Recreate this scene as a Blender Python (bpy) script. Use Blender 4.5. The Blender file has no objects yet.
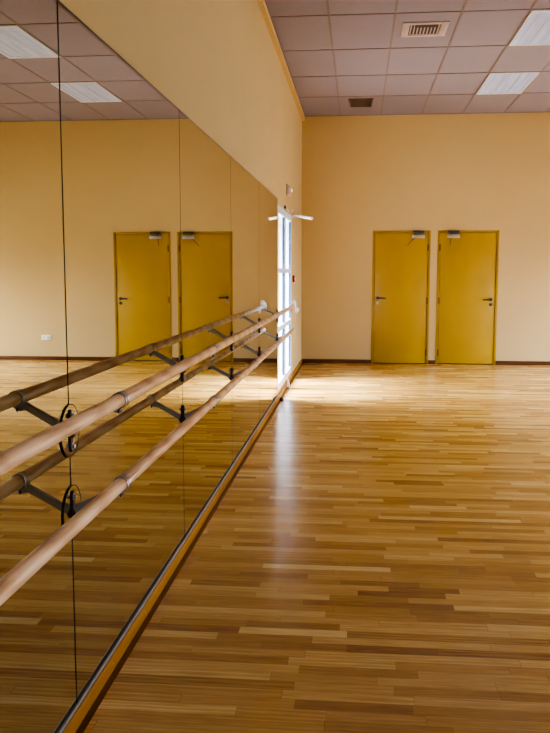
import bpy, bmesh, math, random
from mathutils import Vector, Matrix
random.seed(7)
C = bpy.context.scene.collection
PI = math.pi

# ------------------------------------------------------------------ sizes (metres)
XW = -0.89           # left wall / mirror face
YB = 13.30          # back wall
XR = 6.0             # right wall
YF = -3.0            # wall behind the viewer
H = 3.818            # ceiling
CAMH = 1.4465

# ------------------------------------------------------------------ materials
def lin(c):
    return tuple(((v/255+0.055)/1.055)**2.4 if v/255 > .04045 else v/255/12.92 for v in c)

class NT:
    def __init__(s, name):
        s.m = bpy.data.materials.new(name); s.m.use_nodes = True
        s.t = s.m.node_tree; s.b = s.t.nodes['Principled BSDF']
        s.out = s.t.nodes['Material Output']
    def n(s, typ, **kw):
        nd = s.t.nodes.new(typ)
        for k, v in kw.items(): setattr(nd, k, v)
        return nd
    def l(s, a, b): s.t.links.new(a, b)
    def math(s, op, a, b=None, c=None):
        nd = s.n('ShaderNodeMath', operation=op)
        for i, v in enumerate((a, b, c)):
            if v is None: continue
            if isinstance(v, (int, float)): nd.inputs[i].default_value = v
            else: s.l(v, nd.inputs[i])
        return nd.outputs[0]
    def ramp(s, fac, stops):
        nd = s.n('ShaderNodeValToRGB'); cr = nd.color_ramp
        while len(cr.elements) < len(stops): cr.elements.new(0.5)
        for e, (p, c) in zip(cr.elements, stops):
            e.position = p; e.color = (*c, 1)
        s.l(fac, nd.inputs[0]); return nd.outputs[0]
    def coord(s, scale=(1, 1, 1)):
        tc = s.n('ShaderNodeTexCoord'); mp = s.n('ShaderNodeMapping')
        mp.inputs['Scale'].default_value = scale
        s.l(tc.outputs['Object'], mp.inputs[0]); return mp.outputs[0]
    def noise(s, vec, scale, detail=3, rough=.55):
        nd = s.n('ShaderNodeTexNoise'); nd.inputs['Scale'].default_value = scale
        nd.inputs['Detail'].default_value = detail; nd.inputs['Roughness'].default_value = rough
        s.l(vec, nd.inputs['Vector']); return nd.outputs['Fac']
    def bump(s, h, strength, dist=.002):
        nd = s.n('ShaderNodeBump'); nd.inputs['Strength'].default_value = strength
        nd.inputs['Distance'].default_value = dist
        s.l(h, nd.inputs['Height']); s.l(nd.outputs[0], s.b.inputs['Normal'])
    def set(s, **kw):
        for k, v in kw.items():
            i = s.b.inputs[k.replace('_', ' ')]
            i.default_value = (*v, 1) if isinstance(v, tuple) and len(v) == 3 else v
        return s

def simple(name, col, rough=.5, metal=0, var=.06, scale=14, bump=0, spec=.5):
    t = NT(name); t.set(Roughness=rough, Metallic=metal)
    t.b.inputs['Specular IOR Level'].default_value = spec
    f = t.noise(t.coord(), scale)
    c = t.ramp(f, [(.3, tuple(v*(1-var) for v in col)), (.7, tuple(min(1, v*(1+var)) for v in col))])
    t.l(c, t.b.inputs['Base Color'])
    if bump: t.bump(t.noise(t.coord(), 220, 2), bump, .001)
    return t.m

def wood(name, dark, mid, light, axis='y', rough=.4, ring=9.0, coat=0.0, mul=1.0):
    t = NT(name); t.set(Roughness=rough)
    sc = tuple(mul*q for q in {'y': (1, .06, 1), 'x': (.06, 1, 1)}[axis])
    v = t.coord(sc)
    n1 = t.noise(v, 26, 4, .6)
    w = t.n('ShaderNodeTexWave', wave_type='RINGS', rings_direction='SPHERICAL')
    w.inputs['Scale'].default_value = ring; w.inputs['Distortion'].default_value = 6
    w.inputs['Detail'].default_value = 3; w.inputs['Detail Scale'].default_value = 1.4
    t.l(v, w.inputs['Vector'])
    n2 = t.noise(t.coord({'y': (1, .02, 1), 'x': (.02, 1, 1)}[axis]), 160, 2)
    f = t.math('ADD', t.math('MULTIPLY', n1, .5), t.math('MULTIPLY', w.outputs['Fac'], .3))
    f = t.math('ADD', f, t.math('MULTIPLY', n2, .2))
    t.l(t.ramp(f, [(.25, dark), (.5, mid), (.75, light)]), t.b.inputs['Base Color'])
    t.b.inputs['Coat Weight'].default_value = coat
    return t.m

def floor_material():
    t = NT('oak_parquet')
    tc = t.n('ShaderNodeTexCoord'); sp = t.n('ShaderNodeSeparateXYZ')
    t.l(tc.outputs['Object'], sp.inputs[0])
    x, y = sp.outputs[0], sp.outputs[1]
    ROW = .063
    yr = t.math('DIVIDE', y, ROW); row = t.math('FLOOR', yr)
    def wn(a, b, seed):
        cb = t.n('ShaderNodeCombineXYZ')
        t.l(a, cb.inputs[0])
        if b is not None: t.l(b, cb.inputs[1])
        cb.inputs[2].default_value = seed
        w = t.n('ShaderNodeTexWhiteNoise', noise_dimensions='3D'); t.l(cb.outputs[0], w.inputs[0])
        return w.outputs['Value'], w.outputs['Color']
    off, _ = wn(row, None, 1.5)
    ln, _ = wn(row, None, 8.5)
    inv = t.math('ADD', t.math('MULTIPLY', ln, .9), 1.65)          # strips 0.39 .. 0.6 m long
    u = t.math('ADD', t.math('MULTIPLY', x, inv), t.math('MULTIPLY', off, 37.0))
    # uneven joint positions
    wob = t.math('MULTIPLY', t.math('SINE', t.math('MULTIPLY', u, 2.1)), .22)
    u = t.math('ADD', u, wob)
    col = t.math('FLOOR', u)
    r1, rc = wn(row, col, 3.3)
    r2, _ = wn(row, col, 9.1)
    r3, _ = wn(row, col, 5.7)
    # grain, shifted per strip
    cb = t.n('ShaderNodeCombineXYZ')
    t.l(t.math('ADD', t.math('MULTIPLY', x, 1.0), t.math('MULTIPLY', r1, 50)), cb.inputs[0])
    t.l(t.math('ADD', t.math('MULTIPLY', y, 14.0), t.math('MULTIPLY', r2, 50)), cb.inputs[1])
    g1 = t.noise(cb.outputs[0], 5.5, 5, .62)
    wv = t.n('ShaderNodeTexWave', wave_type='BANDS', bands_direction='Y')
    wv.inputs['Scale'].default_value = .8; wv.inputs['Distortion'].default_value = 9
    wv.inputs['Detail'].default_value = 3; wv.inputs['Detail Scale'].default_value = 1.1
    t.l(cb.outputs[0], wv.inputs['Vector'])
    cf = t.n('ShaderNodeCombineXYZ')
    t.l(t.math('MULTIPLY', x, 5.0), cf.inputs[0]); t.l(t.math('MULTIPLY', y, 140.0), cf.inputs[1])
    g2 = t.noise(cf.outputs[0], 2.0, 3, .6)
    big = t.noise(t.coord(), .9, 2)
    f = t.math('MULTIPLY', t.math('ADD', t.math('MULTIPLY', r1, .66), t.math('MULTIPLY', r3, .34)), .46)
    f = t.math('ADD', f, t.math('MULTIPLY', g1, .46))
    f = t.math('ADD', f, t.math('MULTIPLY', wv.outputs['Fac'], t.math('MULTIPLY', t.math('POWER', r2, 3.0), .13)))
    f = t.math('ADD', f, t.math('MULTIPLY', g2, .10))
    f = t.math('ADD', f, t.math('MULTIPLY', t.math('SUBTRACT', big, .5), .12))
    base = t.ramp(f, [(.20, FLOOR_C[0]), (.44, FLOOR_C[1]), (.64, FLOOR_C[2]), (.88, FLOOR_C[3])])
    # joints
    def edge(v, w):
        fr = t.math('FRACT', v)
        d = t.math('MINIMUM', fr, t.math('SUBTRACT', 1.0, fr))
        return t.math('LESS_THAN', d, w)
    e = t.math('MAXIMUM', edge(yr, .012), edge(u, .0022))
    mx = t.n('ShaderNodeMix', data_type='RGBA'); t.l(t.math('MULTIPLY', e, .35), mx.inputs['Factor'])
    t.l(base, mx.inputs['A']); mx.inputs['B'].default_value = (.05, .022, .008, 1)
    t.l(mx.outputs['Result'], t.b.inputs['Base Color'])
    t.l(t.math('ADD', t.math('MULTIPLY', g1, .10), FLOOR_ROUGH), t.b.inputs['Roughness'])
    t.b.inputs['Specular IOR Level'].default_value = FLOOR_SPEC
    t.bump(t.math('SUBTRACT', t.math('MULTIPLY', r1, .6), t.math('MULTIPLY', e, .3)), .12, .0012)
    return t.m

FLOOR_C = [(.19, .075, .022), (.45, .235, .064), (.645, .39, .125), (.86, .65, .31)]
FLOOR_ROUGH = .17
FLOOR_SPEC = .45

def wall_material(name, col):
    t = NT(name); t.set(Roughness=.75); t.b.inputs['Specular IOR Level'].default_value = .25
    f = t.noise(t.coord(), 1.3, 4)
    t.l(t.ramp(f, [(.3, tuple(v*.965 for v in col)), (.7, col)]), t.b.inputs['Base Color'])
    t.bump(t.noise(t.coord(), 190, 3), .10, .001)
    return t.m

def ceiling_material():
    t = NT('mineral_fibre_tile'); t.set(Roughness=.9); t.b.inputs['Specular IOR Level'].default_value = .1
    f = t.noise(t.coord(), 260, 2); g = t.noise(t.coord(), .8, 2)
    f = t.math('ADD', t.math('MULTIPLY', f, .5), t.math('MULTIPLY', g, .5))
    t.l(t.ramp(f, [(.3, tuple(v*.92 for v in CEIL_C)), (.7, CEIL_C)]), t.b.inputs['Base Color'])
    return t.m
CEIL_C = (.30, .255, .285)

def mirror_material():
    t = NT('mirror_glass'); t.set(Metallic=1.0, Roughness=0.004)
    f = t.noise(t.coord(), .6, 2)
    t.l(t.ramp(f, [(.3, (.64, .635, .535)), (.7, (.655, .65, .55))]), t.b.inputs['Base Color'])
    return t.m

def glass_material():
    t = NT('clear_window_glass')
    tr = t.n('ShaderNodeBsdfTransparent'); tr.inputs[0].default_value = (.93, .97, 1, 1)
    gl = t.n('ShaderNodeBsdfGlossy'); gl.inputs['Roughness'].default_value = .02
    mx = t.n('ShaderNodeMixShader')
    f = t.noise(t.coord(), 2, 1)
    t.l(t.math('ADD', t.math('MULTIPLY', f, .02), .05), mx.inputs[0])
    t.l(tr.outputs[0], mx.inputs[1]); t.l(gl.outputs[0], mx.inputs[2])
    t.l(mx.outputs[0], t.out.inputs[0])
    return t.m

def louvre_material():
    t = NT('lit_fluorescent_louvre'); t.set(Roughness=.35)
    # soft streaks and weak glow paint the reflected sheen along the tubes
    v = t.coord((26, .8, 1))
    f = t.noise(v, 1.0, 3)
    t.l(t.ramp(f, [(.3, (.26, .28, .34)), (.7, (.42, .44, .52))]), t.b.inputs['Base Color'])
    t.l(t.ramp(f, [(.3, (.46, .50, .80)), (.7, (.72, .78, 1.0))]), t.b.inputs['Emission Color'])
    t.b.inputs['Emission Strength'].default_value = LIGHT_E
    return t.m
LIGHT_E = .31

M = {}
def build_materials():
    M['wall'] = wall_material('cream_paint', (.57, .41, .195))
    M['floor'] = floor_material()
    M['ceiling'] = ceiling_material()
    M['grid'] = simple('ceiling_grid_metal', (.19, .14, .135), .6)
    M['mirror'] = mirror_material()
    M['mirror_edge'] = simple('dark_glass_edge', (.012, .016, .013), .3)
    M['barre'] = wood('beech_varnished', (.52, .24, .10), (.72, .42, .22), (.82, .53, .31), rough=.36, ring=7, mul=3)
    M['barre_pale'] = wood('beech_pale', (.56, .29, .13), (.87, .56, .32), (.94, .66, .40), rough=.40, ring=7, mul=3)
    M['steel'] = simple('brushed_steel', (.52, .47, .43), .34, .85)
    M['arm'] = simple('grey_cast_metal', (.56, .58, .63), .34, .75)
    M['dark_metal'] = simple('blackened_steel', (.10, .095, .10), .35, .7)
    M['plinth'] = wood('plinth_oak', (.24, .085, .008), (.36, .15, .016), (.44, .20, .03), rough=.4, ring=4)
    M['edge'] = wood('dark_edge_strip', (.085, .026, .006), (.13, .045, .010), (.17, .06, .014), rough=.3, ring=4)  # tone of the shade painted on the floor beside the plinth
    M['plug'] = simple('pale_filler', (.55, .36, .18), .5)
    M['alu'] = simple('aluminium_channel', (.50, .47, .46), .4, .7)
    M['skirt'] = wood('dark_skirting', (.085, .030, .012), (.12, .043, .017), (.16, .06, .024), 'x', rough=.4)
    M['door'] = simple('mustard_door_paint', (.44, .27, .028), .38, 0, .04, 2.5)
    M['doorframe'] = simple('mustard_frame_paint', (.37, .225, .020), .42, 0, .04, 2.5)
    M['hinge'] = simple('dull_hinge', (.20, .11, .02), .45, .2)
    M['gap'] = simple('shadow_gap', (.02, .012, .006), .8)
    M['closer'] = simple('silver_closer', (.50, .46, .45), .35, .8)
    M['white_plastic'] = simple('white_plastic', (.80, .77, .76), .4)
    M['lamp_body'] = simple('beige_plastic', (.50, .38, .31), .4)
    M['rod'] = simple('pale_rod', (.58, .50, .49), .4)
    M['window_frame'] = simple('white_window_frame', (.72, .76, .86), .35)
    M['window_seal'] = simple('blue_grey_reveal', (.01, .075, .16), .5)
    M['glass'] = glass_material()
    M['louvre'] = louvre_material()
    M['light_frame'] = simple('white_light_frame', (.80, .80, .84), .4)
    M['grille'] = simple('beige_grille', (.42, .34, .33), .5)
    M['grille_dark'] = simple('dark_grille', (.045, .030, .022), .6)
    M['grille_slat'] = simple('brown_grille_slat', (.13, .085, .06), .5)
    M['red'] = simple('red_plastic', (.24, .010, .016), .35)
    M['cloth'] = simple('white_cloth', (.90, .90, .93), .85, 0, .03, 40, .2)
    M['black_rubber'] = simple('black_rubber', (.01, .01, .011), .6)
    M['ground'] = simple('pale_paving', (.62, .60, .56), .9, 0, .08, 3)
    t = NT('lamp_glow'); t.set(Base_Color=(.9, .8, .6), Roughness=.3)
    f = t.noise(t.coord(), 5)
    t.l(t.ramp(f, [(0, (1, .88, .62)), (1, (1, .93, .75))]), t.b.inputs['Emission Color'])
    t.b.inputs['Emission Strength'].default_value = 1.6
    M['glow'] = t.m
build_materials()

# ------------------------------------------------------------------ mesh helpers
def box(bm, x0, x1, y0, y1, z0, z1, mat=0, rot=None, bevel=0):
    vs = [bm.verts.new((x, y, z)) for x in (x0, x1) for y in (y0, y1) for z in (z0, z1)]
    idx = [(0, 1, 3, 2), (4, 6, 7, 5), (0, 4, 5, 1), (2, 3, 7, 6), (0, 2, 6, 4), (1, 5, 7, 3)]
    fs = []
    for q in idx:
        f = bm.faces.new([vs[i] for i in q]); f.material_index = mat; fs.append(f)
    if bevel:
        es = list({e for f in fs for e in f.edges})
        bmesh.ops.bevel(bm, geom=es, offset=bevel, segments=2, affect='EDGES', profile=.5)
    return vs

def frame_axes(d):
    d = Vector(d).normalized()
    up = Vector((0, 0, 1)) if abs(d.z) < .95 else Vector((0, 1, 0))
    a = d.cross(up).normalized(); b = a.cross(d).normalized()
    return d, a, b

def loft(bm, p, q, ra, rb, n=20, sq=1.0, prof=None, cap=True):
    """lofted bar from p to q; ra/rb = (half width, half height) at each end; sq<1 gives squarer corners;
    prof = list of (t, scale) ring stations."""
    p, q = Vector(p), Vector(q); d, a, b = frame_axes(q - p)
    rings = []
    for t, s in (prof or [(0, 1), (1, 1)]):
        c = p.lerp(q, t); w = (ra[0]+(rb[0]-ra[0])*t)*s; h = (ra[1]+(rb[1]-ra[1])*t)*s
        r = []
        for i in range(n):
            th = 2*PI*i/n; cx, sy = math.cos(th), math.sin(th)
            cx = math.copysign(abs(cx)**sq, cx); sy = math.copysign(abs(sy)**sq, sy)
            r.append(bm.verts.new(c + a*(cx*w) + b*(sy*h)))
        rings.append(r)
    for r0, r1 in zip(rings, rings[1:]):
        for i in range(n):
            f = bm.faces.new((r0[i], r0[(i+1) % n], r1[(i+1) % n], r1[i])); f.smooth = sq == 1.0 or n > 12
    if cap:
        bm.faces.new(list(reversed(rings[0]))); bm.faces.new(rings[-1])

def cyl(bm, p, q, r, n=20, r2=None, prof=None):
    loft(bm, p, q, (r, r), (r if r2 is None else r2,)*2, n, 1.0, prof)

def ring(bm, p, q, r_in, r_out, n=40, prof=None):
    """hollow ring with outer profile stations (t, extra radius)"""
    p, q = Vector(p), Vector(q); d, a, b = frame_axes(q - p)
    st = [(0, r_in)] + [(t, r_out + e) for t, e in (prof or [(0, 0), (1, 0)])] + [(1, r_in)]
    rs = [[bm.verts.new(p.lerp(q, t) + (a*math.cos(2*PI*i/n) + b*math.sin(2*PI*i/n))*r) for i in range(n)] for t, r in st]
    for k in range(len(rs)):
        r0, r1 = rs[k], rs[(k+1) % len(rs)]
        for i in range(n):
            f = bm.faces.new((r0[i], r0[(i+1) % n], r1[(i+1) % n], r1[i])); f.smooth = True

def obj(name, bm, mats, parent=None, origin=None, sharp=35):
    bmesh.ops.recalc_face_normals(bm, faces=bm.faces)
    me = bpy.data.meshes.new(name)
    wo = Vector(origin) if origin is not None else (Vector((0, 0, 0)))
    po = Vector(parent_world(parent)) if parent else Vector((0, 0, 0))
    if origin is None and parent: wo = po
    bmesh.ops.translate(bm, verts=bm.verts, vec=-wo)
    bm.to_mesh(me); bm.free()
    for m in (mats if isinstance(mats, (list, tuple)) else [mats]): me.materials.append(m)
    try: me.set_sharp_from_angle(angle=math.radians(sharp))
    except Exception: pass
    o = bpy.data.objects.new(name, me); C.objects.link(o)
    o.location = wo - po
    if parent: o.parent = parent
    return o

def parent_world(o):
    v = Vector((0, 0, 0))
    while o is not None:
        v += o.location; o = o.parent
    return v

def tag(o, label=None, cat=None, group=None, kind=None):
    if label: o['label'] = label
    if cat: o['category'] = cat
    if group: o['group'] = group
    if kind: o['kind'] = kind
    return o

def thing(name, loc, label, cat, group=None):
    o = bpy.data.objects.new(name, None); C.objects.link(o); o.location = loc
    o.empty_display_size = .05
    return tag(o, label, cat, group)

def struct(name, bm, mats, origin=None):
    return tag(obj(name, bm, mats, None, origin), kind='structure')

def nb(): return bmesh.new()

# ------------------------------------------------------------------ room shell
bm = nb(); box(bm, XW-.25, XR+.25, YF-.25, YB+.25, -.12, 0); struct('floor', bm, M['floor'])
bm = nb(); box(bm, XW-.25, XR+.25, YF-.25, YB+.25, H, H+.12); ceiling = struct('ceiling', bm, M['ceiling'])
# suspended-ceiling grid lines (thin bars slightly below the tiles, dark to paint groove shadow)
XL0 = -.299; TX = .6125
YL0 = 11.88; TY = 1.235
bm = nb()
for i in range(-0, 11):
    x = XL0 + i*TX
    if x < XR: box(bm, x-.011, x+.011, YF, YB, H-.004, H+.001)
j = 0
while YL0 - j*TY > YF:
    y = YL0 - j*TY; box(bm, XW, XR, y-.011, y+.011, H-.0045, H+.0008); j += 1
box(bm, XW, XR, YB-.018, YB, H-.0045, H+.001)
obj('ceiling_grid', bm, M['grid'], ceiling)

# walls
W1 = (9.32, 11.32, .085, 2.18)             # the glazed opening in the left wall
bm = nb()
box(bm, XW-.25, XW, YF-.25, W1[0], 0, H); box(bm, XW-.25, XW, W1[1], YB+.25, 0, H)
box(bm, XW-.25, XW, W1[0], W1[1], 0, W1[2]); box(bm, XW-.25, XW, W1[0], W1[1], W1[3], H)
struct('wall_left', bm, M['wall'])
DOORS = [(.216, 1.106, 'L'), (1.212, 2.142, 'R')]
DH = 2.072
bm = nb()
xs = [XW] + [v for d in DOORS for v in d[:2]] + [XR]
for k in range(0, len(xs), 2): box(bm, xs[k], xs[k+1], YB, YB+.25, 0, H)
for d in DOORS:
    box(bm, d[0], d[1], YB, YB+.25, DH, H); box(bm, d[0], d[1], YB+.16, YB+.25, 0, DH)
struct('wall_back', bm, M['wall'])
bm = nb(); box(bm, XW, XR, YF-.25, YF, 0, H); struct('wall_front', bm, M['wall'])
# unseen right wall, its tall glazed openings added to let in daylight
RW = [(.6, 2.8), (4.4, 6.6), (7.6, 9.8), (10.6, 12.8)]
RZ = (.085, 2.4)
bm = nb(); ys = [YF-.25] + [v for r in RW for v in r] + [YB+.25]
for k in range(0, len(ys), 2): box(bm, XR, XR+.25, ys[k], ys[k+1], 0, H)
for r in RW:
    box(bm, XR, XR+.25, r[0], r[1], 0, RZ[0]); box(bm, XR, XR+.25, r[0], r[1], RZ[1], H)
struct('wall_right', bm, M['wall'])
bm = nb(); box(bm, -30, 40, -25, 40, -.4, -.3); struct('ground', bm, M['ground'])

# baseboards
bm = nb()
box(bm, XW, XW+.018, YF, YB, 0, .060, bevel=.0015)
bl = struct('baseboard_left', bm, M['plinth'])
for y in (2.85, 3.31, 3.64, 3.99, 4.9, 5.7, 6.6, 7.5):
    bm = nb(); cyl(bm, (XW+.0175, y, .026), (XW+.0195, y, .026), .0065, 14)
    obj('screw_plug', bm, M['plug'], bl)
for k in range(0, len(xs), 2):
    bm = nb(); box(bm, xs[k]+(.018 if k == 0 else 0), xs[k+1], YB-.014, YB, 0, .062, bevel=.002)
    struct('baseboard_back', bm, M['skirt'])
# boxed cornice under the ceiling along the left wall
bm = nb(); box(bm, XW, XW+.045, YF, YB, H-.068, H-.006); box(bm, XW+.044, XW+.056, YF, YB, H-.012, H-.002, 1)  # thin dark strip paints the shadow gap at the cornice edge
struct('trim_1', bm, [M['wall'], M['grid']])
bm = nb(); box(bm, XW+.018, XW+.042, YF, YB-.014, -.01, .0012); struct('trim_3', bm, M['edge'])  # dark strip paints the skirting's shadow and reflection on the floor
# aluminium channel that carries the mirror
MY = [.82, 2.488, 4.178, 5.8575, 7.537, 9.272]
MZ0, MZ1 = .066, 2.232
bm = nb()
box(bm, XW, XW+.016, MY[0], MY[-1], .060, .064); box(bm, XW+.0125, XW+.016, MY[0], MY[-1], .060, .075)
struct('trim_2', bm, M['alu'])

# ------------------------------------------------------------------ mirror panels
words = ['nearest wall mirror panel, cut off at the left edge of the photo',
         'second wall mirror panel from the viewer, reflecting the left yellow door and socket-side wall',
         'third wall mirror panel from the viewer, between the second and third joints',
         'fourth wall mirror panel from the viewer, just before the farthest panel',
         'farthest wall mirror panel, ending beside the bright glazed window']
words[1] = 'second wall mirror panel from the viewer, its near joint carrying the ringed brackets'
for i in range(5):
    y0, y1 = MY[i], MY[i+1]
    t = thing('mirror_panel', (XW, y0, MZ0), words[i], 'mirror', 'wall mirror panels behind the ballet barres')
    g = .005
    bm = nb(); box(bm, XW, XW+.006, y0+g, y1-g, MZ0, MZ1)
    for f in bm.faces: f.material_index = 1
    for f in bm.faces:
        if f.normal.x > .5 or f.calc_center_median().x > XW+.0055: f.material_index = 0
    obj('mirror_glass', bm, [M['mirror'], M['mirror_edge']], t)
    bm = nb(); box(bm, XW, XW+.006, y0+g, y1-g, MZ1, MZ1+.005); obj('top_edge', bm, M['mirror_edge'], t)
XM = XW + .006

# ------------------------------------------------------------------ ballet barres
XB = -.721
R = .0208
BY = [2.490, 4.178, 5.8575, 7.537, 9.225]
def barre(zb, zf, label):
    t = thing('ballet_barre', (XW, 2.5, zb), label, 'ballet barre', 'wooden barres along the mirror wall')
    ends = [(-.9, BY[0]-.0008), (BY[0]+.0008, BY[2]-.0008), (BY[2]+.0008, 9.37)]
    for k, (a, b) in enumerate(ends):
        bm = nb(); n = 36
        prof = [(0, .9), (.002/(b-a)*2, 1)] + [(s/12, 1) for s in range(1, 12)] + [(1-.006/(b-a), 1), (1, .86)]
        cyl(bm, (XB, a, zb), (XB, b, zb), R, 36, None, prof)
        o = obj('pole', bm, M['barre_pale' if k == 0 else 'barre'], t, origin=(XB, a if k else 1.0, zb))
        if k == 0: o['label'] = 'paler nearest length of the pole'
    for k, y in enumerate(BY):
        root = Vector((XM, y, zf)); tip = Vector((XB-R*.78-.004, y, zb-R*.78-.004))
        bm = nb()
        pr = [(0, 1.15), (.06, 1.05), (.16, .95), (.5, .92), (.84, 1), (.95, 1.05), (1, .9)]
        loft(bm, root+Vector((.012, 0, .006)), tip, (.0095, .0155), (.0085, .0115), 20, .6, pr)
        br = obj('bracket_arm', bm, M['arm'], t, origin=root)
        # mounting plate with rounded ends
        bm = nb()
        loft(bm, (XM, y, zf), (XM+.008, y, zf), (.0125, .068), (.0115, .067), 28, .8)
        loft(bm, (XM+.007, y, zf), (XM+.018, y, zf), (.0125, .024), (.010, .018), 20, .8)
        obj('mounting_plate', bm, M['dark_metal'], br)
        for s in (-1, 1):
            bm = nb()
            cyl(bm, (XM+.0078, y, zf+s*.048), (XM+.0098, y, zf+s*.048), .0105, 20)
            loft(bm, (XM+.0096, y, zf+s*.048), (XM+.0165, y, zf+s*.048), (.008, .008), (.0078, .0078), 6)
            obj('bolt', bm, M['arm'], br)
        # collar round the pole
        bm = nb()
        ring(bm, (XB, y-.021, zb), (XB, y+.021, zb), R+.0002, R+.0032, 40,
             [(0, 0), (.05, .0016), (.22, .0016), (.30, 0), (.70, 0), (.78, .0016), (.95, .0016), (1, 0)])
        obj('collar', bm, M['steel'], br)
        # saddle below the collar, with two clamp screws
        bm = nb()
        cx, cz = XB-R*.5, zb-R*.95
        loft(bm, (XB-R*.95-.004, y, zb-R*.75), (XB+.006, y, zb-R-.0075), (.017, .004), (.016, .004), 16, .6)
        loft(bm, (cx, y, cz+.002), (cx-.004, y, cz-.020), (.012, .008), (.010, .006), 16, .7)
        obj('saddle', bm, M['arm'], br)
        bm = nb()
        for s in (-1, 1):
            cyl(bm, (XB-.002, y+s*.010, zb-R-.006), (XB-.002, y+s*.010, zb-R-.020), .0035, 12)
            loft(bm, (XB-.002, y+s*.010, zb-R-.011), (XB-.002, y+s*.010, zb-R-.016), (.0058, .0058), (.0058, .0058), 6)
        obj('clamp_screw', bm, M['dark_metal'], br)
        if k == 0:
            # round mirror-glass disc behind the plate, with a dark ground edge
            bm = nb()
            cyl(bm, (XM+.0002, y, zf), (XM+.0034, y, zf), .083, 64)
            for f in bm.faces: f.material_index = 1
            for f in bm.faces:
                if len(f.verts) > 10 and f.calc_center_median().x > XM: f.material_index = 0; f.smooth = False
            d = obj('mirror_disc', bm, [M['mirror'], M['mirror_edge']], br)
            d['label'] = 'round mirrored disc with dark edge'
            bm = nb(); ring(bm, (XM+.003, y, zf), (XM+.0042, y, zf), .0812, .0833, 64)
            obj('disc_rim', bm, M['mirror_edge'], br)
    return t
barre(1.056, .956, 'upper round wooden ballet barre in steel collars along the mirror')
barre(.795, .700, 'lower round wooden ballet barre in steel collars along the mirror')

# ------------------------------------------------------------------ white cloth over the far end of the upper barre
def cloth():
    bm = nb(); nu, nv = 26, 22
    cx, cy, cz = XB, 9.335, 1.056
    grid = []
    for i in range(nu+1):
        s = (i/nu - .5)                       # across the pole
        row = []
        for j in range(nv+1):
            v = j/nv - .5                     # along the pole
            a = s*4.6 + .55
            wr = .010*math.sin(13*v + 5*s) + .007*math.sin(29*v*s + 2) + .006*math.sin(21*s+9*v)
            pk = .034*math.exp(-((v-.08)/.20)**2)*math.exp(-((a-.15)/.55)**2)
            if abs(a) < PI/2:
                rr = R+.011+wr*.6+pk
                x, z = math.sin(a)*rr, math.cos(a)*rr
            else:
                rr = R+.011+wr*.6
                dn = abs(a)-PI/2
                x, z = math.copysign(rr+.013*dn*(1+v), a), -dn*.030*(1.3+.8*math.sin(6*v+1))
            row.append(bm.verts.new((cx+x, cy+v*(.075+.03*math.sin(7*s+1)), cz+z)))
        grid.append(row)
    for i in range(nu):
        for j in range(nv):
            f = bm.faces.new((grid[i][j], grid[i+1][j], grid[i+1][j+1], grid[i][j+1])); f.smooth = True
    o = obj('cloth', bm, M['cloth'], origin=(cx, cy, cz), sharp=80)
    so = o.modifiers.new('thick', 'SOLIDIFY'); so.thickness = .003; so.offset = 1
    tag(o, 'small crumpled white cloth draped over the far end of the upper barre', 'cloth')
cloth()

# ------------------------------------------------------------------ windows
def glazed(name, y0, y1, z0, z1, xf, dr, bars):
    """two-leaf glazed unit in the opening; xf = room-side plane, dr = -1 when outside is towards -x"""
    def bx(bm, y_0, y_1, z_0, z_1, d0, d1, m=0, bevel=.003):
        a, b = sorted((xf+dr*d0, xf+dr*d1)); box(bm, a, b, y_0, y_1, z_0, z_1, m, bevel=bevel)
    bm = nb(); fw = .03
    bx(bm, y0, y0+fw, z0, z1, .004, .08); bx(bm, y1-fw, y1, z0, z1, .004, .08)
    bx(bm, y0+fw, y1-fw, z1-fw, z1, .004, .08); bx(bm, y0+fw, y1-fw, z0, z0+fw, .004, .08)
    w = struct(name, bm, M['window_frame'], origin=(xf, y0, z0))
    ym = (y0+y1)/2
    for a, b in ((y0+fw+.002, ym-.004), (ym+.004, y1-fw-.002)):
        za, zb = z0+fw+.002, z1-fw-.002
        bm = nb(); st = .085
        bx(bm, a, a+st, za, zb, .0, .055); bx(bm, b-st, b, za, zb, .0, .055)
        bx(bm, a+st, b-st, zb-.055, zb, .0, .055); bx(bm, a+st, b-st, za, za+.055, .0, .055)
        for z in bars: bx(bm, a+st, b-st, z-.03, z+.03, .0, .055)
        s = obj('window_sash', bm, M['window_frame'], w)
        # blue strips paint the skylit shade on the inner stile sides
        bm = nb()
        bx(bm, b-st-.004, b-st, za+.055, zb-.055, .003, .029, 0, 0)
        bx(bm, a+st, a+st+.004, za+.055, zb-.055, .003, .029, 0, 0)
        obj('glazing_bead', bm, M['window_seal'], s)
        zs = [za+.055] + [v for z in bars for v in (z-.03, z+.03)] + [zb-.055]
        for k in range(0, len(zs), 2):
            bm = nb(); bx(bm, a+st+.004, b-st-.004, zs[k], zs[k+1], .029, .033, 0, 0)
            obj('window_pane', bm, M['glass'], s)
    return w
glazed('window_1', *W1, XW, -1, (.79, 1.452))
for i, r in enumerate(RW): glazed('window_%d' % (i+2), r[0], r[1], RZ[0], RZ[1], XR, 1, (.9, 1.7))  # unseen right-hand windows, added to supply daylight

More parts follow.
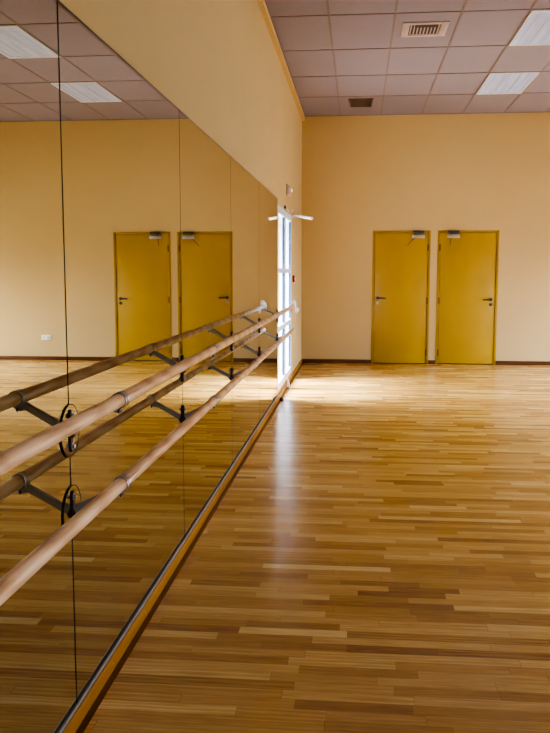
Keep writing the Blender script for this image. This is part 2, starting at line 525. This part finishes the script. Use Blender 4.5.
# ------------------------------------------------------------------ doors
for n, (x0, x1, side) in enumerate(DOORS):
    bm = nb(); fw = .036; y0, y1 = YB-.006, YB+.10
    box(bm, x0, x0+fw, y0, y1, 0, DH, bevel=.003); box(bm, x1-fw, x1, y0, y1, 0, DH, bevel=.003)
    box(bm, x0+fw, x1-fw, y0, y1, DH-fw, DH, bevel=.003)
    d = struct('door_%d' % (n+1), bm, M['doorframe'], origin=(x0, YB, 0))
    bm = nb(); box(bm, x0+fw, x1-fw, YB+.062, YB+.15, 0, DH-fw); obj('door_stop', bm, M['gap'], d)
    bm = nb(); g = .005
    box(bm, x0+fw+g, x1-fw-g, YB+.004, YB+.046, .012, DH-fw-g, bevel=.002)
    leaf = obj('door_leaf', bm, M['door'], d)
    s = 1 if side == 'L' else -1                # lever points towards the hinges
    xl = (x0+.09) if side == 'L' else (x1-.10)
    yl = YB+.004; zl = 1.03 if side == 'L' else 1.012
    bm = nb()
    loft(bm, (xl, yl, zl), (xl, yl-.009, zl), (.026, .026), (.025, .025), 24)
    cyl(bm, (xl, yl-.008, zl), (xl, yl-.052, zl), .009, 14)
    loft(bm, (xl-s*.010, yl-.05, zl), (xl+s*.125, yl-.052, zl-.004), (.008, .011), (.007, .009), 16, .7)
    obj('door_handle', bm, M['dark_metal'], leaf)
    bm = nb()
    loft(bm, (xl, yl, zl-.077), (xl, yl-.009, zl-.077), (.026, .026), (.025, .025), 24)
    loft(bm, (xl, yl-.009, zl-.080), (xl, yl-.013, zl-.080), (.006, .013), (.006, .013), 14, .8)
    obj('lock_rosette', bm, M['closer' if side == 'L' else 'dark_metal'], leaf)
    # overhead closer: body, cover plate and arm
    c0, c1 = (.820, 1.012) if side == 'L' else (1.352, 1.545)
    bm = nb()
    box(bm, c0, c1, yl-.052, yl, 1.955, 2.008, bevel=.006)
    box(bm, c0+.02, c1-.02, yl-.060, yl-.05, 1.970, 2.004, bevel=.003)
    cl = obj('door_closer', bm, M['closer'], leaf)
    bm = nb(); px = c0+.045 if side == 'L' else c0+.06
    box(bm, c0+.01, c1-.01, YB-.05, YB-.006, 2.030, 2.068, bevel=.004)
    cyl(bm, (px, yl-.03, 2.010), (px, yl-.03, 2.026), .014, 14)
    obj('closer_bracket', bm, M['dark_metal'], cl)
    bm = nb(); qx = .750 if side == 'L' else 1.400
    loft(bm, (px, yl-.032, 1.966), (qx, yl-.004, 1.845), (.006, .006), (.004, .004), 10)
    obj('closer_arm', bm, M['grille_slat'], cl)
    hx = x1-fw if side == 'L' else x0+fw
    for z in (.18, .99, 1.81):
        bm = nb()
        cyl(bm, (hx, YB-.004, z-.055), (hx, YB-.004, z+.055), .006, 12)
        box(bm, hx-.012, hx+.012, YB-.0065, YB-.001+.006, z-.045, z+.045)
        obj('hinge', bm, M['hinge'], d)

# ------------------------------------------------------------------ ceiling light fittings
LX0, LX1 = XL0+3*TX, XL0+4*TX
def light(y0, y1, label):
    t = thing('ceiling_light', ((LX0+LX1)/2, (y0+y1)/2, H), label, 'ceiling light', 'recessed fluorescent ceiling lights')
    a, b = LX0+.014, LX1-.014; c, d = y0+.014, y1-.014
    z0, z1 = H-.012, H-.002
    bm = nb(); w = .012
    box(bm, a, a+w, c, d, z0, z1); box(bm, b-w, b, c, d, z0, z1)
    box(bm, a+w, b-w, c, c+w*1.6, z0, z1); box(bm, a+w, b-w, d-w*1.6, d, z0, z1)
    obj('light_frame', bm, M['light_frame'], t)
    n = 3; W = (b-a-2*w)/n
    for k in range(n):
        # one parabolic trough per tube, hanging slightly under the tile plane
        bm = nb(); xa = a+w+k*W; S = 10; prev = None
        for s in range(S+1):
            u = s/S; x = xa+.004+(W-.008)*u; z = H-.0025-.008*(2*u-1)**2
            cur = (bm.verts.new((x, c+w*1.6, z)), bm.verts.new((x, d-w*1.6, z)))
            if prev:
                f = bm.faces.new((prev[0], cur[0], cur[1], prev[1])); f.smooth = True
            prev = cur
        obj('louvre_trough', bm, M['louvre'], t)
    bm = nb()
    for k in range(1, n): box(bm, a+w+k*W-.004, a+w+k*W+.004, c+w, d-w, H-.0125, H-.003)
    obj('divider', bm, M['steel'], t)
    bm = nb(); m = 20
    for k in range(1, m):
        y = c+w*1.6+(d-c-3.2*w)*k/m; box(bm, a+w, b-w, y-.001, y+.001, H-.0085, H-.0055)
    obj('cross_blade', bm, M['louvre'], t)
light(10.645, 11.88, 'farther recessed fluorescent light panel in the ceiling, near the back wall')
light(8.175, 9.41, 'nearer recessed fluorescent light panel in the ceiling, at the top right corner')

# ------------------------------------------------------------------ ceiling grilles
def grille(x0, x1, y0, y1, label, fm, cm, sm, along, nsl, border):
    t = thing('ceiling_vent', ((x0+x1)/2, (y0+y1)/2, H), label, 'air vent')
    z0, z1 = H-.012, H-.001; w = border
    bm = nb()
    box(bm, x0, x0+w, y0, y1, z0, z1, bevel=.002); box(bm, x1-w, x1, y0, y1, z0, z1, bevel=.002)
    box(bm, x0+w, x1-w, y0, y0+w, z0, z1, bevel=.002); box(bm, x0+w, x1-w, y1-w, y1, z0, z1, bevel=.002)
    obj('vent_frame', bm, fm, t)
    bm = nb(); box(bm, x0+w, x1-w, y0+w, y1-w, H-.004, H-.001); obj('vent_core', bm, cm, t)
    for k in range(nsl):
        bm = nb()
        if along == 'y':
            x = x0+w+(x1-x0-2*w)*(k+.5)/nsl; vs = box(bm, x-.006, x+.006, y0+w, y1-w, H-.011, H-.0045)
        else:
            y = y0+w+(y1-y0-2*w)*(k+.5)/nsl; vs = box(bm, x0+w, x1-w, y-.007, y+.007, H-.011, H-.0045)
        obj('vent_slat', bm, sm, t)
    return t
v = grille(.40, .84, 8.46, 8.95, 'larger pale square ceiling air vent with dark slots', M['grille'], M['grille_dark'], M['grille'], 'y', 9, .07)
bm = nb(); box(bm, .52, .74, 8.53, 8.62, H-.0125, H-.0112); obj('open_slot', bm, M['grille_dark'], v)
grille(-.165, .18, 12.03, 12.6, 'smaller dark ceiling air vent close to the back wall', M['grille_slat'], M['grille_dark'], M['grille_slat'], 'x', 10, .025)

# ------------------------------------------------------------------ small things on the left wall
t = thing('emergency_light', (XW, 10.62, 2.445), 'small pale domed emergency light on the wall above the window', 'wall light')
bm = nb(); box(bm, XW-.001, XW+.020, 10.44, 10.80, 2.378, 2.512, bevel=.008); obj('base', bm, M['lamp_body'], t)
bm = nb()
loft(bm, (XW+.018, 10.62, 2.445), (XW+.055, 10.62, 2.445), (.165, .062), (.165, .062), 32, .75, [(0, 1), (.3, .98), (.6, .90), (.85, .72), (1, .45)])
obj('diffuser', bm, M['lamp_body'], t)
bm = nb()
loft(bm, (XW+.030, 10.58, 2.44), (XW+.052, 10.54, 2.44), (.03, .026), (.03, .026), 20, 1, [(0, 1), (.6, .9), (1, .4)])
obj('bulb', bm, M['glow'], t)

t = thing('fire_alarm', (XW, 11.5, 1.345), 'small square red fire alarm call point beside the window', 'fire alarm')
bm = nb(); box(bm, XW-.001, XW+.030, 11.455, 11.545, 1.30, 1.39, bevel=.004); obj('housing', bm, M['red'], t)
bm = nb(); box(bm, XW+.029, XW+.034, 11.475, 11.525, 1.32, 1.37, bevel=.002); obj('push_plate', bm, M['white_plastic'], t)

t = thing('metal_rod', (XW, 11.33, 2.21), 'thin white metal rod sticking out from the wall above the window', 'rod')
bm = nb(); box(bm, XW, XW+.012, 11.335, 11.385, 2.15, 2.27, bevel=.003); obj('wall_plate', bm, M['white_plastic'], t)
bm = nb(); A, B = Vector((XW+.012, 11.33, 2.195)), Vector((-.615, 11.0, 2.125))
loft(bm, A, B, (.016, .019), (.016, .019), 16, .7); obj('rod', bm, M['rod'], t)
bm = nb(); dd = (B-A).normalized(); loft(bm, B-dd*.004, B+dd*.016, (.018, .021), (.018, .021), 16, .7); obj('end_cap', bm, M['rod'], t)
# lintel catch over the window
t = thing('window_catch', (XW, 10.2, 2.2), 'small dark metal catch on the wall at the top of the window', 'catch')
bm = nb(); box(bm, XW, XW+.02, 10.14, 10.24, 2.188, 2.225, bevel=.004); obj('catch_body', bm, M['dark_metal'], t)
bm = nb(); cyl(bm, (XW+.012, 10.24, 2.20), (XW+.018, 10.55, 2.195), .007, 12)
cyl(bm, (XW, 10.55, 2.195), (XW+.026, 10.55, 2.195), .010, 12); obj('catch_rod', bm, M['closer'], t)

# white stop and black rubber buffer on the floor at the plinth
t = thing('window_stop', (XW+.018, 10.4, 0), 'small white wedge stop on the floor below the middle of the window', 'window stop')
bm = nb()
pr = [(0, 0), (.036, 0), (.036, .012), (.010, .115), (0, .12)]
va = [bm.verts.new((XW+.019+x, 10.36, z)) for x, z in pr]; vb = [bm.verts.new((XW+.019+x, 10.42, z)) for x, z in pr]
bm.faces.new(va); bm.faces.new(list(reversed(vb)))
for k in range(5): bm.faces.new((va[k], vb[k], vb[(k+1) % 5], va[(k+1) % 5]))
obj('wedge', bm, M['white_plastic'], t)
t = thing('rubber_buffer', (XW+.045, 9.33, 0), 'small black rubber buffer on the floor at the end of the mirror plinth', 'door stop')
bm = nb(); cyl(bm, (XW+.045, 9.33, 0), (XW+.045, 9.33, .036), .022, 20, None, [(0, 1), (.6, .95), (.85, .8), (1, .45)]); obj('buffer', bm, M['black_rubber'], t)

# double socket on the back wall (seen in the mirror)
t = thing('wall_socket', (3.30, YB, .372), 'white double electric socket low on the back wall, seen in the mirror', 'socket')
bm = nb(); box(bm, 3.22, 3.38, YB-.010, YB, .332, .412, bevel=.003); obj('socket_plate', bm, M['white_plastic'], t)
for x in (3.26, 3.34):
    bm = nb(); cyl(bm, (x, YB-.0095, .372), (x, YB-.0125, .372), .024, 24); w = obj('socket_well', bm, M['arm'], t)

# ------------------------------------------------------------------ light
world = bpy.data.worlds.new('World'); bpy.context.scene.world = world; world.use_nodes = True
wt = world.node_tree; bg = wt.nodes['Background']
g = wt.nodes.new('ShaderNodeTexCoord'); sx = wt.nodes.new('ShaderNodeSeparateXYZ'); rp = wt.nodes.new('ShaderNodeValToRGB')
wt.links.new(g.outputs['Generated'], sx.inputs[0]); wt.links.new(sx.outputs[2], rp.inputs[0]); wt.links.new(rp.outputs[0], bg.inputs[0])
rp.color_ramp.elements[0].color = (.82, .90, 1, 1); rp.color_ramp.elements[1].color = (.55, .75, 1, 1)
bg.inputs[1].default_value = 6.0

def lamp(name, typ, loc, rot, energy, color, **kw):
    d = bpy.data.lights.new(name, typ); d.energy = energy; d.color = color
    for k, v in kw.items(): setattr(d, k, v)
    o = bpy.data.objects.new(name, d); C.objects.link(o); o.location = loc; o.rotation_euler = rot
    return o
# sun coming in steeply through the glazed opening on the left
sd = Vector((.52, .02, -1)).normalized()
so = lamp('sun', 'SUN', (-5, 10, 8), (0, 0, 0), 60, (.92, .92, 1), angle=math.radians(30))
so.rotation_euler = sd.to_track_quat('-Z', 'Y').to_euler()
# area lamps as daylight, in the left window and the added right openings
def day(name, x, y0, y1, z0, z1, dr, tilt, e, col):
    o = lamp(name, 'AREA', (x, (y0+y1)/2, (z0+z1)/2), (0, 0, 0), e, col, shape='RECTANGLE', size=z1-z0, size_y=y1-y0, spread=math.radians(110))
    d = Vector((dr*math.cos(tilt), 0, -math.sin(tilt)))
    z = -d; yv = Vector((0, 1, 0)); xv = yv.cross(z).normalized()
    o.rotation_euler = Matrix((xv, yv, z)).transposed().to_euler()
    return o
for i, r in enumerate(RW):
    day('window_daylight', XR+.18, r[0], r[1], .1, 2.35, -1, .83, [210, 210, 300, 390][i], (.71, .81, 1))
day('window_daylight', XW-.22, 9.36, 11.28, .1, 2.1, 1, .5, 150, (.80, .86, 1))

# ------------------------------------------------------------------ camera
cam = bpy.data.cameras.new('camera'); co = bpy.data.objects.new('camera', cam); C.objects.link(co)
cam.sensor_fit = 'VERTICAL'; cam.sensor_height = 36; cam.sensor_width = 36*550/733
cam.lens = 841.7/733*36
co.location = (0, 0, CAMH); co.rotation_euler = (PI/2-.1127, 0, .0981)
cam.clip_start = .05
sc = bpy.context.scene; sc.camera = co
sc.view_settings.view_transform = 'AgX'
sc.view_settings.look = 'AgX - High Contrast'
sc.view_settings.exposure = -0.32
sc.cycles.caustics_reflective = True
sc.cycles.max_bounces = 12
sc.cycles.diffuse_bounces = 6
sc.cycles.sample_clamp_indirect = 40
